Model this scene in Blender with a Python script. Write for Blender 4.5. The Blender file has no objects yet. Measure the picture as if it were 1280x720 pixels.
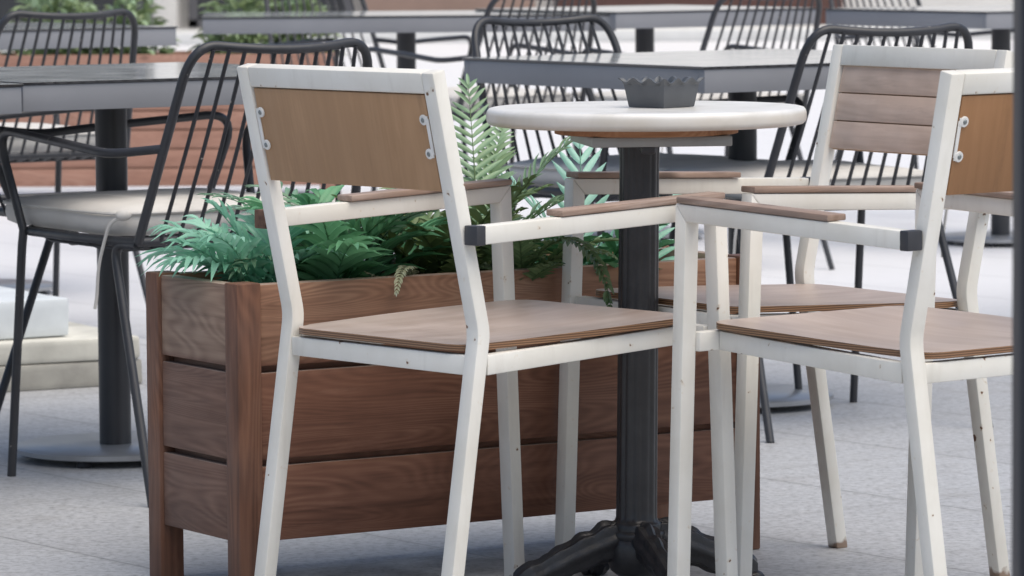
import bpy, bmesh, math, random
from mathutils import Vector, Matrix, noise
R = math.radians
sc = bpy.context.scene
col = sc.collection
random.seed(7)

# ------------------------------------------------------------------ helpers
def tag(o, label=None, cat=None, group=None, kind=None):
    if label: o['label'] = label
    if cat: o['category'] = cat
    if group: o['group'] = group
    if kind: o['kind'] = kind
    return o

def empty(name, loc=(0, 0, 0), rz=0.0):
    o = bpy.data.objects.new(name, None)
    o.empty_display_size = 0.1
    col.objects.link(o)
    o.location = loc
    o.rotation_euler = (0, 0, rz)
    return o

def finish(name, bm, mat, parent=None, smooth=False, bevel=0.0, segs=2, auto=40):
    if bevel > 0:
        es = [e for e in bm.edges if len(e.link_faces) == 2 and e.calc_face_angle(0) > R(30)]
        bmesh.ops.bevel(bm, geom=es, offset=bevel, segments=segs, affect='EDGES', profile=0.5, clamp_overlap=True)
    me = bpy.data.meshes.new(name)
    bm.normal_update()
    bm.to_mesh(me)
    bm.free()
    me.materials.append(mat)
    if smooth:
        me.polygons.foreach_set('use_smooth', [True] * len(me.polygons))
        if auto:
            try: me.set_sharp_from_angle(angle=R(auto))
            except Exception: pass
    o = bpy.data.objects.new(name, me)
    col.objects.link(o)
    if parent: o.parent = parent
    return o

def box(bm, c, s, rot=None):
    m = Matrix.Translation(c) @ (rot.to_4x4() if rot else Matrix.Identity(4)) @ Matrix.Diagonal((s[0], s[1], s[2], 1))
    return bmesh.ops.create_cube(bm, size=1.0, matrix=m)['verts']

def prism(bm, poly, axis, a0, a1):
    """poly: list of 2D points, extruded along axis ('x' -> poly in yz, 'z' -> poly in xy, 'y' -> poly in xz)"""
    def P(p, a):
        return {'x': (a, p[0], p[1]), 'y': (p[0], a, p[1]), 'z': (p[0], p[1], a)}[axis]
    v0 = [bm.verts.new(P(p, a0)) for p in poly]
    v1 = [bm.verts.new(P(p, a1)) for p in poly]
    n = len(poly)
    fs = [bm.faces.new(v0), bm.faces.new(list(reversed(v1)))]
    for i in range(n):
        fs.append(bm.faces.new((v0[(i + 1) % n], v0[i], v1[i], v1[(i + 1) % n])))
    bmesh.ops.recalc_face_normals(bm, faces=fs)

def fillet(pts, r, n=5):
    pts = [Vector(p) for p in pts]
    out = [pts[0]]
    for i in range(1, len(pts) - 1):
        a, b, c = pts[i - 1], pts[i], pts[i + 1]
        ri = r[i] if isinstance(r, dict) and i in r else (0 if isinstance(r, dict) else r)
        d1, d2 = (a - b), (c - b)
        l1, l2 = d1.length, d2.length
        if ri <= 0: out.append(b); continue
        d1.normalize(); d2.normalize()
        k = min(ri, l1 * .49, l2 * .49)
        p, q = b + d1 * k, b + d2 * k
        for j in range(n + 1):
            t = j / n
            out.append(p * (1 - t) ** 2 + b * 2 * t * (1 - t) + q * t * t)
    out.append(pts[-1])
    return out

def tube(bm, pts, r, segs=10, closed=False, caps=True):
    pts = [Vector(p) for p in pts]
    n = len(pts)
    rings = []
    up = None
    for i, p in enumerate(pts):
        if closed: d = pts[(i + 1) % n] - pts[i - 1]
        elif i == 0: d = pts[1] - pts[0]
        elif i == n - 1: d = pts[-1] - pts[-2]
        else: d = (pts[i + 1] - p).normalized() + (p - pts[i - 1]).normalized()
        d.normalize()
        if up is None:
            up = Vector((0, 0, 1)) if abs(d.z) < .9 else Vector((1, 0, 0))
        s = d.cross(up)
        if s.length < 1e-5: s = d.cross(Vector((0.3, 1, 0.2)))
        s.normalize()
        up = s.cross(d).normalized()
        rr = r[i] if isinstance(r, (list, tuple)) else r
        rings.append([bm.verts.new(p + s * rr * math.cos(2 * math.pi * k / segs) + up * rr * math.sin(2 * math.pi * k / segs)) for k in range(segs)])
    m = n if closed else n - 1
    for i in range(m):
        a, b = rings[i], rings[(i + 1) % n]
        for k in range(segs):
            bm.faces.new((a[k], a[(k + 1) % segs], b[(k + 1) % segs], b[k]))
    if caps and not closed:
        bm.faces.new(list(reversed(rings[0])))
        bm.faces.new(rings[-1])

def lathe(bm, prof, c=(0, 0, 0), segs=48, fn=None):
    rings = []
    for (r, z) in prof:
        ring = []
        for k in range(segs):
            a = 2 * math.pi * k / segs
            rr = r * (fn(a, z) if fn else 1)
            ring.append(bm.verts.new((c[0] + rr * math.cos(a), c[1] + rr * math.sin(a), c[2] + z)))
        rings.append(ring)
    for i in range(len(rings) - 1):
        for k in range(segs):
            bm.faces.new((rings[i][k], rings[i][(k + 1) % segs], rings[i + 1][(k + 1) % segs], rings[i + 1][k]))
    bm.faces.new(list(reversed(rings[0])))
    bm.faces.new(rings[-1])

def copy_tree(o, parent=None):
    c = o.copy()
    col.objects.link(c)
    c.parent = parent
    for ch in [x for x in bpy.data.objects if x.parent == o]:
        copy_tree(ch, c)
    return c

# ------------------------------------------------------------------ materials
class NT:
    def __init__(s, name):
        s.m = bpy.data.materials.new(name)
        s.m.use_nodes = True
        s.t = s.m.node_tree
        s.b = s.t.nodes['Principled BSDF']
        s.co = s.n('ShaderNodeTexCoord')
    def n(s, t, **kw):
        nd = s.t.nodes.new(t)
        for k, v in kw.items():
            if hasattr(nd, k): setattr(nd, k, v)
            else: nd.inputs[k.replace('_', ' ')].default_value = v
        return nd
    def l(s, a, b): s.t.links.new(a, b)
    def coord(s, scale=(1, 1, 1), kind='Object', rot=(0, 0, 0), loc=(0, 0, 0)):
        mp = s.n('ShaderNodeMapping')
        mp.inputs['Scale'].default_value = scale
        mp.inputs['Rotation'].default_value = rot
        mp.inputs['Location'].default_value = loc
        s.l(s.co.outputs[kind], mp.inputs['Vector'])
        return mp.outputs['Vector']
    def noise(s, vec, scale, detail=4, rough=.55, dist=0.0):
        nd = s.n('ShaderNodeTexNoise')
        nd.inputs['Scale'].default_value = scale
        nd.inputs['Detail'].default_value = detail
        nd.inputs['Roughness'].default_value = rough
        nd.inputs['Distortion'].default_value = dist
        if vec is not None: s.l(vec, nd.inputs['Vector'])
        return nd.outputs['Fac']
    def ramp(s, fac, stops, interp='LINEAR'):
        nd = s.n('ShaderNodeValToRGB')
        cr = nd.color_ramp
        cr.interpolation = interp
        while len(cr.elements) > 1: cr.elements.remove(cr.elements[-1])
        for i, (p, c) in enumerate(stops):
            e = cr.elements[0] if i == 0 else cr.elements.new(p)
            e.position = p
            e.color = (c if isinstance(c, tuple) else (c, c, c)) + (1,) if not (isinstance(c, tuple) and len(c) == 4) else c
        s.l(fac, nd.inputs['Fac'])
        return nd.outputs['Color']
    def mix(s, fac, a, b, mode='MIX'):
        nd = s.n('ShaderNodeMix')
        nd.data_type = 'RGBA'
        nd.blend_type = mode
        for sock, v in ((nd.inputs[0], fac), (nd.inputs[6], a), (nd.inputs[7], b)):
            if hasattr(v, 'is_output') or isinstance(v, bpy.types.NodeSocket): s.l(v, sock)
            elif isinstance(v, (int, float)): sock.default_value = v if sock == nd.inputs[0] else (v, v, v, 1)
            else: sock.default_value = tuple(v) + (1,)
        return nd.outputs[2]
    def math(s, op, a, b=0.0, clamp=False):
        nd = s.n('ShaderNodeMath', operation=op)
        nd.use_clamp = clamp
        for i, v in enumerate((a, b)):
            if isinstance(v, bpy.types.NodeSocket): s.l(v, nd.inputs[i])
            else: nd.inputs[i].default_value = v
        return nd.outputs[0]
    def bump(s, h, strength=.2, dist=.002):
        nd = s.n('ShaderNodeBump')
        nd.inputs['Strength'].default_value = strength
        nd.inputs['Distance'].default_value = dist
        s.l(h, nd.inputs['Height'])
        s.l(nd.outputs['Normal'], s.b.inputs['Normal'])
    def set(s, color=None, rough=None, metal=None, spec=None):
        for k, v in (('Base Color', color), ('Roughness', rough), ('Metallic', metal), ('Specular IOR Level', spec)):
            if v is None: continue
            if isinstance(v, bpy.types.NodeSocket): s.l(v, s.b.inputs[k])
            elif isinstance(v, tuple): s.b.inputs[k].default_value = v + (1,)
            else: s.b.inputs[k].default_value = v
        return s
    def rnd(s):
        return s.n('ShaderNodeObjectInfo').outputs['Random']

M = {}
def white_paint(shift=0.0):
    t = NT('white_painted_steel' if not shift else 'white_painted_rusty_steel')
    v = t.coord()
    dirt = t.noise(v, 6, 5, .6)
    fine = t.noise(v, 55, 3, .6)
    base = t.ramp(dirt, [(.3, (.70, .67, .60)), (.62, (.79, .77, .715))])
    chip = t.noise(v, 62, 2, .5)
    big = t.noise(v, 5.5, 2, .5)
    bev = t.n('ShaderNodeBevel'); bev.samples = 3; bev.inputs['Radius'].default_value = .0035
    geo = t.n('ShaderNodeNewGeometry')
    dt = t.n('ShaderNodeVectorMath', operation='DOT_PRODUCT')
    t.l(bev.outputs['Normal'], dt.inputs[0]); t.l(geo.outputs['Normal'], dt.inputs[1])
    edge = t.math('MULTIPLY', t.math('SUBTRACT', 1.0, dt.outputs['Value']), 1.6, True)
    thr = t.math('ADD', t.math('MULTIPLY', big, .20), t.math('ADD', chip, t.math('MULTIPLY', edge, .055 + shift * .6)))
    if shift: thr = t.math('ADD', thr, shift)
    mask = t.ramp(thr, [(.845, 0.0), (.87, 1.0)])
    stain = t.ramp(thr, [(.785, 0.0), (.89, .45)])
    c1 = t.mix(stain, base, (.55, .40, .22))
    c2 = t.mix(mask, c1, (.14, .062, .028))
    so = t.n('ShaderNodeSeparateXYZ'); t.l(t.co.outputs['Object'], so.inputs[0])
    foot = t.math('ADD', t.math('MULTIPLY', so.outputs[2], -16.0), t.math('ADD', t.noise(v, 28, 3), .05))
    c2 = t.mix(t.ramp(foot, [(.30, 0.0), (.42, .85)]), c2, (.20, .11, .06))
    grime = t.noise(t.coord((30, 30, 4)), 1, 4, .6)
    c2 = t.mix(t.ramp(grime, [(.55, 0.0), (.8, .30)]), c2, (.46, .42, .36))
    t.set(c2, t.ramp(fine, [(.3, .36), (.7, .5)]), 0.0, .45)
    t.bump(t.math('SUBTRACT', t.math('MULTIPLY', fine, .3), mask), .25, .0008)
    return t.m
M['white'] = white_paint()
M['rusty'] = white_paint(.055)


def simple(name, c, rough, metal=0.0, var=.12, scale=12, spec=.5, bump=0.0, bscale=60):
    t = NT(name)
    v = t.coord()
    n = t.noise(v, scale, 4)
    lo = tuple(x * (1 - var) for x in c); hi = tuple(min(1, x * (1 + var)) for x in c)
    t.set(t.ramp(n, [(.3, lo), (.7, hi)]), rough, metal, spec)
    if bump: t.bump(t.noise(v, bscale, 4), bump, .002)
    return t.m

def black_metal():
    t = NT('black_powder_coat')
    v = t.coord()
    n = t.noise(v, 9, 4)
    c = t.ramp(n, [(.3, (.024, .025, .029)), (.7, (.040, .041, .047))])
    chip = t.noise(v, 75, 2, .5)
    chip2 = t.math('ADD', chip, t.math('MULTIPLY', t.noise(v, 7, 2), .25))
    m = t.ramp(chip2, [(.86, 0.0), (.89, 1.0)])
    c = t.mix(m, c, (.32, .29, .26))
    t.set(c, t.ramp(t.noise(v, 40, 3), [(.3, .33), (.7, .48)]), 0, .5)
    return t.m
M['black'] = black_metal()
M['bracket'] = simple('white_bracket_paint', (.74, .73, .70), .42, 0, .06, 60)
M['rust'] = simple('brown_rust', (.16, .085, .055), .8, 0, .5, 60)
M['cap'] = simple('black_plastic', (.035, .036, .042), .45)
M['iron'] = simple('cast_iron_black', (.026, .026, .029), .36, 0, .25, 25, .5, .6, 70)
M['pole'] = simple('dark_steel_pole', (.030, .031, .036), .38, 0, .2, 5)
M['apron'] = simple('grey_metal_apron', (.235, .24, .26), .5, 0, .08, 4)
M['plate'] = simple('steel_base_plate', (.34, .35, .37), .32, .5, .2, 6)
M['galv'] = simple('galvanised_plate', (.33, .34, .34), .45, .4, .15, 9)
M['blackpost'] = simple('black_post_paint', (.012, .014, .022), .5)

def table_glass():
    t = NT('glossy_table_laminate')
    v = t.coord((1, 1, 1))
    n = t.noise(t.coord((3, 14, 3)), 4, 5, .6)
    geo = t.n('ShaderNodeNewGeometry'); sep = t.n('ShaderNodeSeparateXYZ'); t.l(geo.outputs['Normal'], sep.inputs[0])
    up = t.ramp(sep.outputs[2], [(.6, 0.0), (.9, 1.0)])
    c = t.ramp(n, [(.3, (.40, .43, .45)), (.7, (.52, .55, .565))])
    t.set(t.mix(up, (.022, .022, .026), c), t.ramp(t.noise(v, 9, 4), [(.3, .05), (.7, .11)]), 0, .8)  # edges painted near black for the shadow gap below the top
    return t.m
M['top'] = table_glass()

def wood(name, dark, mid, light, axis='x', gscale=1.0, rough=.55, greyed=0.0, top_board=None):
    t = NT(name)
    rv = t.rnd()
    off = t.n('ShaderNodeVectorMath', operation='ADD')
    comb = t.n('ShaderNodeCombineXYZ')
    t.l(t.math('MULTIPLY', rv, 7.0), comb.inputs[0]); t.l(t.math('MULTIPLY', rv, 3.0), comb.inputs[1]); t.l(t.math('MULTIPLY', rv, 5.0), comb.inputs[2])
    t.l(t.co.outputs['Object'], off.inputs[0]); t.l(comb.outputs[0], off.inputs[1])
    def cm(s):
        mp = t.n('ShaderNodeMapping'); mp.inputs['Scale'].default_value = s
        t.l(off.outputs[0], mp.inputs['Vector']); return mp.outputs['Vector']
    s1 = {'x': (.75, 7, 7), 'z': (7, 7, .75), 'y': (7, .75, 7)}[axis]
    s2 = {'x': (3, 70, 70), 'z': (70, 70, 3), 'y': (70, 3, 70)}[axis]
    big = t.noise(cm(s1), 1.0 * gscale, 2, .5, .6)
    rings = t.n('ShaderNodeMath', operation='SINE')
    t.l(t.math('MULTIPLY', big, 330.0), rings.inputs[0])
    ring = t.math('ADD', t.math('MULTIPLY', rings.outputs[0], .5), .5)
    fib = t.noise(cm(s2), 1.0, 5, .65)
    blotch = t.noise(off.outputs[0], 5, 3, .5)
    g = t.math('ADD', t.math('ADD', t.math('MULTIPLY', t.math('MULTIPLY', ring, t.ramp(blotch, [(.38, .25), (.62, 1.0)])), .19), t.math('MULTIPLY', fib, .64)), t.math('MULTIPLY', blotch, .30))
    c = t.ramp(g, [(.28, dark), (.55, mid), (.85, light)])
    # knots
    vor = t.n('ShaderNodeTexVoronoi'); vor.inputs['Scale'].default_value = 1.0
    s3 = {'x': (4.5, 8, 8), 'z': (8, 8, 4.5), 'y': (8, 4.5, 8)}[axis]
    t.l(cm(s3), vor.inputs['Vector'])
    k = t.ramp(vor.outputs['Distance'], [(.05, 1.0), (.13, 0.0)])
    c = t.mix(t.math('MULTIPLY', k, .75), c, tuple(x * .45 for x in dark))
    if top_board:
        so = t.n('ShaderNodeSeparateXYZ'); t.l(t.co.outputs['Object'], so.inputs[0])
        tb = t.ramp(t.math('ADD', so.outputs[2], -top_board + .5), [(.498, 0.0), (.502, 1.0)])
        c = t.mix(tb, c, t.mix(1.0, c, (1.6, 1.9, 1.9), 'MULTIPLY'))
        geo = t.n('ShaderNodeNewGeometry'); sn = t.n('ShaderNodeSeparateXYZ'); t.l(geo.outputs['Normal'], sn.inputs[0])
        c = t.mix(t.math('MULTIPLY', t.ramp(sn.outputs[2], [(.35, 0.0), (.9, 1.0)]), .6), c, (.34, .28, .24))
    if greyed:
        c = t.mix(t.math('MULTIPLY', t.ramp(t.noise(off.outputs[0], 9, 4), [(.35, 0.0), (.7, 1.0)]), greyed), c, (.20, .165, .15))
    worn = t.noise(cm({'x': (4, 26, 26), 'z': (26, 26, 4), 'y': (26, 4, 26)}[axis]), 1, 5, .7)
    c = t.mix(t.ramp(worn, [(.56, 0.0), (.74, .32)]), c, tuple(min(1, x * 1.25 + .03) for x in light))
    c = t.mix(t.ramp(worn, [(.28, .45), (.42, 0.0)]), c, tuple(x * .55 for x in dark))
    t.set(c, t.ramp(worn, [(.3, rough - .1), (.7, rough + .12)]), 0, .35)
    t.bump(g, .25, .0012)
    return t.m
BR = ((.082, .033, .019), (.178, .078, .047), (.285, .142, .088))
M['wood_x'] = wood('stained_brown_boards', *BR, 'x', 1.0, .5, 0, .365)
M['wood_side'] = wood('weathered_brown_boards', (.085, .043, .030), (.165, .092, .066), (.245, .148, .108), 'x', 1.0, .55, .08, .365)
M['wood_z'] = wood('stained_brown_posts', (.072, .033, .021), (.155, .071, .043), (.25, .118, .068), 'z', 1.0, .5, .15)
M['redwood'] = wood('red_brown_boards', (.24, .125, .09), (.34, .185, .135), (.42, .25, .19), 'x', 1.0, .6)
M['ply_back'] = wood('brown_ply_panel', (.35, .205, .108), (.40, .24, .13), (.45, .275, .155), 'z', .35, .5)
M['ply_back_warm'] = wood('warm_brown_ply_panel', (.27, .138, .062), (.31, .16, .074), (.34, .18, .086), 'z', .35, .5)
M['ply_front'] = wood('grey_brown_planks', (.56, .40, .305), (.72, .54, .435), (.80, .63, .53), 'x', .5, .55, .3)
M['arm_wood'] = wood('weathered_arm_wood', (.20, .125, .085), (.36, .255, .20), (.50, .39, .33), 'y', .8, .5, .45)
def seat_ply():
    t = NT('weathered_seat_ply')
    geo = t.n('ShaderNodeNewGeometry')
    sep = t.n('ShaderNodeSeparateXYZ'); t.l(geo.outputs['Normal'], sep.inputs[0])
    upm = t.ramp(sep.outputs[2], [(.55, 0.0), (.8, 1.0)])
    n = t.noise(t.coord((40, 3, 40)), 1, 5, .6)
    b = t.noise(t.coord(), 7, 4, .6)
    top = t.ramp(t.math('ADD', t.math('MULTIPLY', n, .5), t.math('MULTIPLY', b, .5)), [(.35, (.36, .275, .23)), (.65, (.49, .405, .36))])
    so = t.n('ShaderNodeSeparateXYZ'); t.l(t.co.outputs['Object'], so.inputs[0])
    lay = t.n('ShaderNodeMath', operation='SINE'); t.l(t.math('MULTIPLY', so.outputs[2], 1900.0), lay.inputs[0])
    edge = t.ramp(lay.outputs[0], [(.2, (.12, .06, .03)), (.7, (.34, .19, .10))])
    t.set(t.mix(upm, edge, top), t.ramp(b, [(.3, .3), (.7, .5)]), 0, .5)
    return t.m
M['seat'] = seat_ply()

def fabric():
    t = NT('cushion_fabric')
    v = t.coord()
    n = t.noise(v, 8, 4); f = t.noise(v, 420, 2)
    t.set(t.ramp(n, [(.3, (.58, .555, .52)), (.7, (.68, .66, .63))]), .9, 0, .2)
    t.bump(t.math('ADD', t.math('MULTIPLY', f, .25), t.noise(v, 18, 3)), .3, .004)
    return t.m
M['fabric'] = fabric()

def marble():
    t = NT('white_stone_top')
    v = t.coord()
    n = t.noise(v, 9, 6, .6, .8); y = t.noise(v, 4, 3)
    c = t.ramp(n, [(.3, (.60, .585, .55)), (.6, (.72, .71, .69))])
    geo = t.n('ShaderNodeNewGeometry')
    sep = t.n('ShaderNodeSeparateXYZ'); t.l(geo.outputs['Normal'], sep.inputs[0])
    side = t.ramp(sep.outputs[2], [(.0, 1.0), (.6, 0.0)])
    c = t.mix(t.math('MULTIPLY', side, t.ramp(y, [(.35, .1), (.7, .75)])), c, (.56, .48, .36))
    t.set(c, .32, 0, .5)
    return t.m
M['marble'] = marble()
M['rawwood'] = wood('raw_wood_disc', (.22, .10, .05), (.38, .19, .10), (.5, .29, .17), 'x', 1.0, .7)
M['ash'] = simple('grey_plastic_ashtray', (.085, .092, .102), .42, 0, .1, 20)
M['screw'] = simple('dull_screw', (.22, .24, .24), .4, .6)
M['soil'] = simple('dark_soil', (.02, .016, .012), .9, 0, .4, 30, .2, 1.0, 40)

def ground():
    t = NT('stone_paving')
    a = R(37)
    sx = t.n('ShaderNodeSeparateXYZ'); t.l(t.co.outputs['Object'], sx.inputs[0])
    X, Y = sx.outputs[0], sx.outputs[1]
    nn = t.math('ADD', t.math('MULTIPLY', X, math.cos(a)), t.math('MULTIPLY', Y, math.sin(a)))
    ee = t.math('ADD', t.math('MULTIPLY', X, -math.sin(a)), t.math('MULTIPLY', Y, math.cos(a)))
    S = .497
    def grid(c, off, w):
        u = t.math('ADD', c, -off)
        u = t.math('DIVIDE', u, S)
        fl = t.n('ShaderNodeMath', operation='FLOOR'); t.l(u, fl.inputs[0])
        fr = t.math('SUBTRACT', u, fl.outputs[0])
        d = t.math('MINIMUM', fr, t.math('SUBTRACT', 1.0, fr))
        return t.math('MULTIPLY', d, S), fl.outputs[0]
    d1, i1 = grid(nn, 4.692, 0)
    d2, i2 = grid(ee, 5.70, 0)
    d = t.math('MINIMUM', d1, d2)
    g1 = t.ramp(d1, [(.0022, 1.0), (.0042, 0.0)])
    g2 = t.math('MULTIPLY', t.ramp(d2, [(.0012, 1.0), (.003, 0.0)]), .35)
    grout = t.math('MAXIMUM', g1, g2)
    soft = t.ramp(d, [(.0, 1.0), (.03, 0.0)])
    wn = t.n('ShaderNodeTexWhiteNoise'); wn.noise_dimensions = '2D'
    cb = t.n('ShaderNodeCombineXYZ'); t.l(i1, cb.inputs[0]); t.l(i2, cb.inputs[1]); t.l(cb.outputs[0], wn.inputs['Vector'])
    v = t.coord()
    n1 = t.noise(v, 1.6, 6, .6); n2 = t.noise(v, 70, 5, .7); n3 = t.noise(v, 14, 4, .6)
    base = t.ramp(n1, [(.3, (.375, .385, .405)), (.7, (.44, .45, .47))])
    base = t.mix(.35, base, t.ramp(wn.outputs['Value'], [(0, (.37, .37, .38)), (1, (.46, .465, .48))]))
    sp = t.ramp(n2, [(.32, (.55, .55, .55)), (.5, (.97, .97, .97)), (.70, (1.2, 1.2, 1.2))])
    base = t.mix(1.0, base, sp, 'MULTIPLY')
    base = t.mix(t.math('MULTIPLY', t.ramp(n3, [(.5, 0.0), (.75, 1.0)]), .22), base, (.27, .26, .25))
    st = t.noise(t.coord((1, 1, 1), loc=(3, 7, 0)), 3.2, 5, .7, .6)
    base = t.mix(t.ramp(st, [(.56, 0.0), (.72, .32)]), base, (.24, .225, .21))
    spk = t.noise(v, 26, 2, .5)
    base = t.mix(t.ramp(spk, [(.735, 0.0), (.76, .7)]), base, (.09, .085, .08))
    base = t.mix(t.math('MULTIPLY', soft, .12), base, (.22, .21, .20))
    # distant floor painted paler, standing in for the bright light on it
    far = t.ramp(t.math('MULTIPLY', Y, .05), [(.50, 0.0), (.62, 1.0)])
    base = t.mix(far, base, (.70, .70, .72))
    base = t.mix(t.math('MULTIPLY', grout, .6), base, (.13, .13, .13))
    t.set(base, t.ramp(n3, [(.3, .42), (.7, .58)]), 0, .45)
    t.bump(t.math('SUBTRACT', t.math('MULTIPLY', n2, .4), grout), .35, .002)
    return t.m
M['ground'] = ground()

def leaf_mat(name, dark, light, trans=.25, rough=.4, kk=(1.12, 1.0, .78)):
    t = NT(name)
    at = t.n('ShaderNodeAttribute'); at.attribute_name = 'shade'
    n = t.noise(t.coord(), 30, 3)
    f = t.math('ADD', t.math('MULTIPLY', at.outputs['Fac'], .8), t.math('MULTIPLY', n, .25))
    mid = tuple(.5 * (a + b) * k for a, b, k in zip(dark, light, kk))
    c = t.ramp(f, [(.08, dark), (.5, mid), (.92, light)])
    t.set(c, rough, 0, .5)
    tr = t.n('ShaderNodeBsdfTranslucent'); t.l(c, tr.inputs['Color'])
    mx = t.n('ShaderNodeMixShader'); mx.inputs[0].default_value = trans
    t.l(t.b.outputs[0], mx.inputs[1]); t.l(tr.outputs[0], mx.inputs[2])
    t.l(mx.outputs[0], t.t.nodes['Material Output'].inputs['Surface'])
    return t.m
M['mint'] = leaf_mat('mint_leaf', (.11, .36, .22), (.50, .82, .68), .35, .4, (1.0, 1.0, 1.0))
M['deep'] = leaf_mat('deep_green_leaf', (.035, .13, .04), (.20, .48, .26), .35, .35, (.95, .95, .95))
M['fern'] = leaf_mat('fern_leaf', (.06, .125, .045), (.29, .44, .27))
M['olive'] = leaf_mat('olive_leaf', (.05, .095, .038), (.19, .28, .13))
M['teal'] = leaf_mat('blue_green_leaf', (.05, .15, .11), (.27, .45, .36))
M['silver'] = leaf_mat('dry_silver_leaf', (.25, .29, .22), (.48, .54, .46))
M['hedge'] = leaf_mat('pale_shrub_leaf', (.10, .17, .085), (.40, .54, .37))

# ------------------------------------------------------------------ white chair
wr, wf, a_, b_, hr = .226, .2553, .0265, .0225, .0282
zs, za, zt, zk = .4275, .6295, .8269, .4595
yk, yt, yf, yfr, dfr, adr, sdz = .005, -.0754, -.0647, .4561, .0248, .0165, .0150

def make_white_chair(name, warm=False, rusty=False, lost_cap=False):
    root = empty(name)
    W = M['white']
    # rear posts: slanting leg, kink above the seat, upright leaning back
    def back_path():
        z0 = zs - .02
        up = [(yt + (yk - yt) * k, zt + (zk - zt) * k) for k in (0, 1)]
        pth = fillet([Vector((0, yt, zt)), Vector((0, yk, zk)), Vector((0, 0, zs)), Vector((0, yf, 0))], {1: .03, 2: .03}, 4)
        return [(p.y, p.z) for p in pth]
    bp = back_path()
    poly = bp + [(y + b_, z + (.0052 if z > zt - 1e-4 else 0)) for (y, z) in reversed(bp)]
    for s in (-1, 1):
        bm = bmesh.new()
        prism(bm, poly, 'x', s * wr, s * (wr - a_))
        finish('rear_leg', bm, M['rusty'] if rusty and s < 0 else W, root, True, .0025)
    # top rail between the posts
    sl = (yt - yk) / (zt - zk)
    bm = bmesh.new()
    zb = zt - .029
    prism(bm, [(yt, zt), (yt + b_, zt + .0052), (yt + b_ - (zt - zb) * sl, zb), (yt - (zt - zb) * sl, zb)], 'x', -(wr - a_) , wr - a_)
    finish('top_rail', bm, W, root, True, .0025)
    # seat frame: rear rail, tapered side rails, front rail reaching the front legs
    bm = bmesh.new()
    xi = wr - a_
    prism(bm, [(0.001, zs), (b_ - .001, zs), (b_ - .001, zs - hr), (0.001, zs - hr)], 'x', -xi, xi)
    for s in (-1, 1):
        x0, x1 = s * (wr - .003), s * .192
        y0, y1 = b_ + .001, yfr - b_ - .001
        th = -s * .021
        v = []
        for (x, y, z) in ((x0, y0, zs), (x1, y1, zs + sdz)):
            v.append([bm.verts.new(p) for p in ((x, y, z), (x + th, y, z), (x + th, y, z - hr), (x, y, z - hr))])
        fs = [bm.faces.new(v[0]), bm.faces.new(list(reversed(v[1])))]
        for i in range(4):
            fs.append(bm.faces.new((v[0][(i + 1) % 4], v[0][i], v[1][i], v[1][(i + 1) % 4])))
        bmesh.ops.recalc_face_normals(bm, faces=fs)
    prism(bm, [(yfr - b_, zs + sdz), (yfr - .001, zs + sdz), (yfr - .001, zs + sdz - hr), (yfr - b_, zs + sdz - hr)], 'x', -(wf - a_), wf - a_)
    finish('seat_frame', bm, W, root, True, .0022)
    # front legs and arm rails, mitred at the corner
    ha = .0262
    for s in (-1, 1):
        bm = bmesh.new()
        prism(bm, [(yfr - b_, za - ha), (yfr, za), (yfr + dfr, 0), (yfr + dfr - b_, 0)], 'x', s * wf, s * (wf - a_))
        finish('front_leg', bm, W, root, True, .0022)
        bm = bmesh.new()
        ye = -.013
        prism(bm, [(ye, za - adr), (yfr, za), (yfr - b_, za - ha), (ye, za - adr - ha)], 'x', s * wf, s * (wf - a_))
        arm = finish('arm_rail', bm, W, root, True, .0022)
        bm = bmesh.new()
        box(bm, (s * (wf - a_ / 2), ye - .001, za - adr - ha / 2), (a_ + .0016, .017, ha + .0016))
        finish('open_tube_end' if lost_cap and s < 0 else 'end_cap', bm, M['rust'] if lost_cap and s < 0 else M['cap'], arm, True, .002)
        # wooden arm pad
        bm = bmesh.new()
        y0, y1 = .135, yfr - .004
        k = adr / (yfr - ye)
        zA, zB = za - (yfr - y0) * k + .001, za - (yfr - y1) * k + .001
        xo, xin = s * (wf + .002), s * (wf - .034)
        prism(bm, [(y0, zA), (y1, zB), (y1, zB + .0092), (y0, zA + .0092)], 'x', xo, xin)
        finish('arm_pad', bm, M['arm_wood'], root, True, .002)
    # plywood seat: gently dished sheet with rounded corners
    bm = bmesh.new()
    N = 14
    def outline(u, vv):
        y = -.002 + vv * .452
        hw = .200 + .012 * math.sin(vv * math.pi)
        e = min(vv, 1 - vv) * .45
        rc = .035
        if e < rc: hw -= rc - math.sqrt(max(0, rc * rc - (rc - e) ** 2))
        if y < .03: hw = min(hw, xi - .004)
        x = u * hw
        z = zs + .0035 + sdz * vv - .009 * (1 - u * u) * math.sin(vv * math.pi) * .9 + .004 * vv * (1 - vv)
        if vv < .2: z += .001 * (1 - vv / .2)
        return x, y, z
    vs_t = [0, .01, .03, .06, .09, .13] + [.2 + i * .1 for i in range(7)] + [.87, .91, .94, .97, .99, 1.0]
    top, bot = [], []
    for vv in vs_t:
        rt, rb = [], []
        for i in range(N + 1):
            u = -1 + 2 * i / N
            x, y, z = outline(u, vv)
            rt.append(bm.verts.new((x, y, z + .0095))); rb.append(bm.verts.new((x, y, z)))
        top.append(rt); bot.append(rb)
    m = len(vs_t)
    for j in range(m - 1):
        for i in range(N):
            bm.faces.new((top[j][i], top[j][i + 1], top[j + 1][i + 1], top[j + 1][i]))
            bm.faces.new((bot[j][i + 1], bot[j][i], bot[j + 1][i], bot[j + 1][i + 1]))
        bm.faces.new((top[j][0], top[j + 1][0], bot[j + 1][0], bot[j][0]))
        bm.faces.new((top[j + 1][N], top[j][N], bot[j][N], bot[j + 1][N]))
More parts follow.
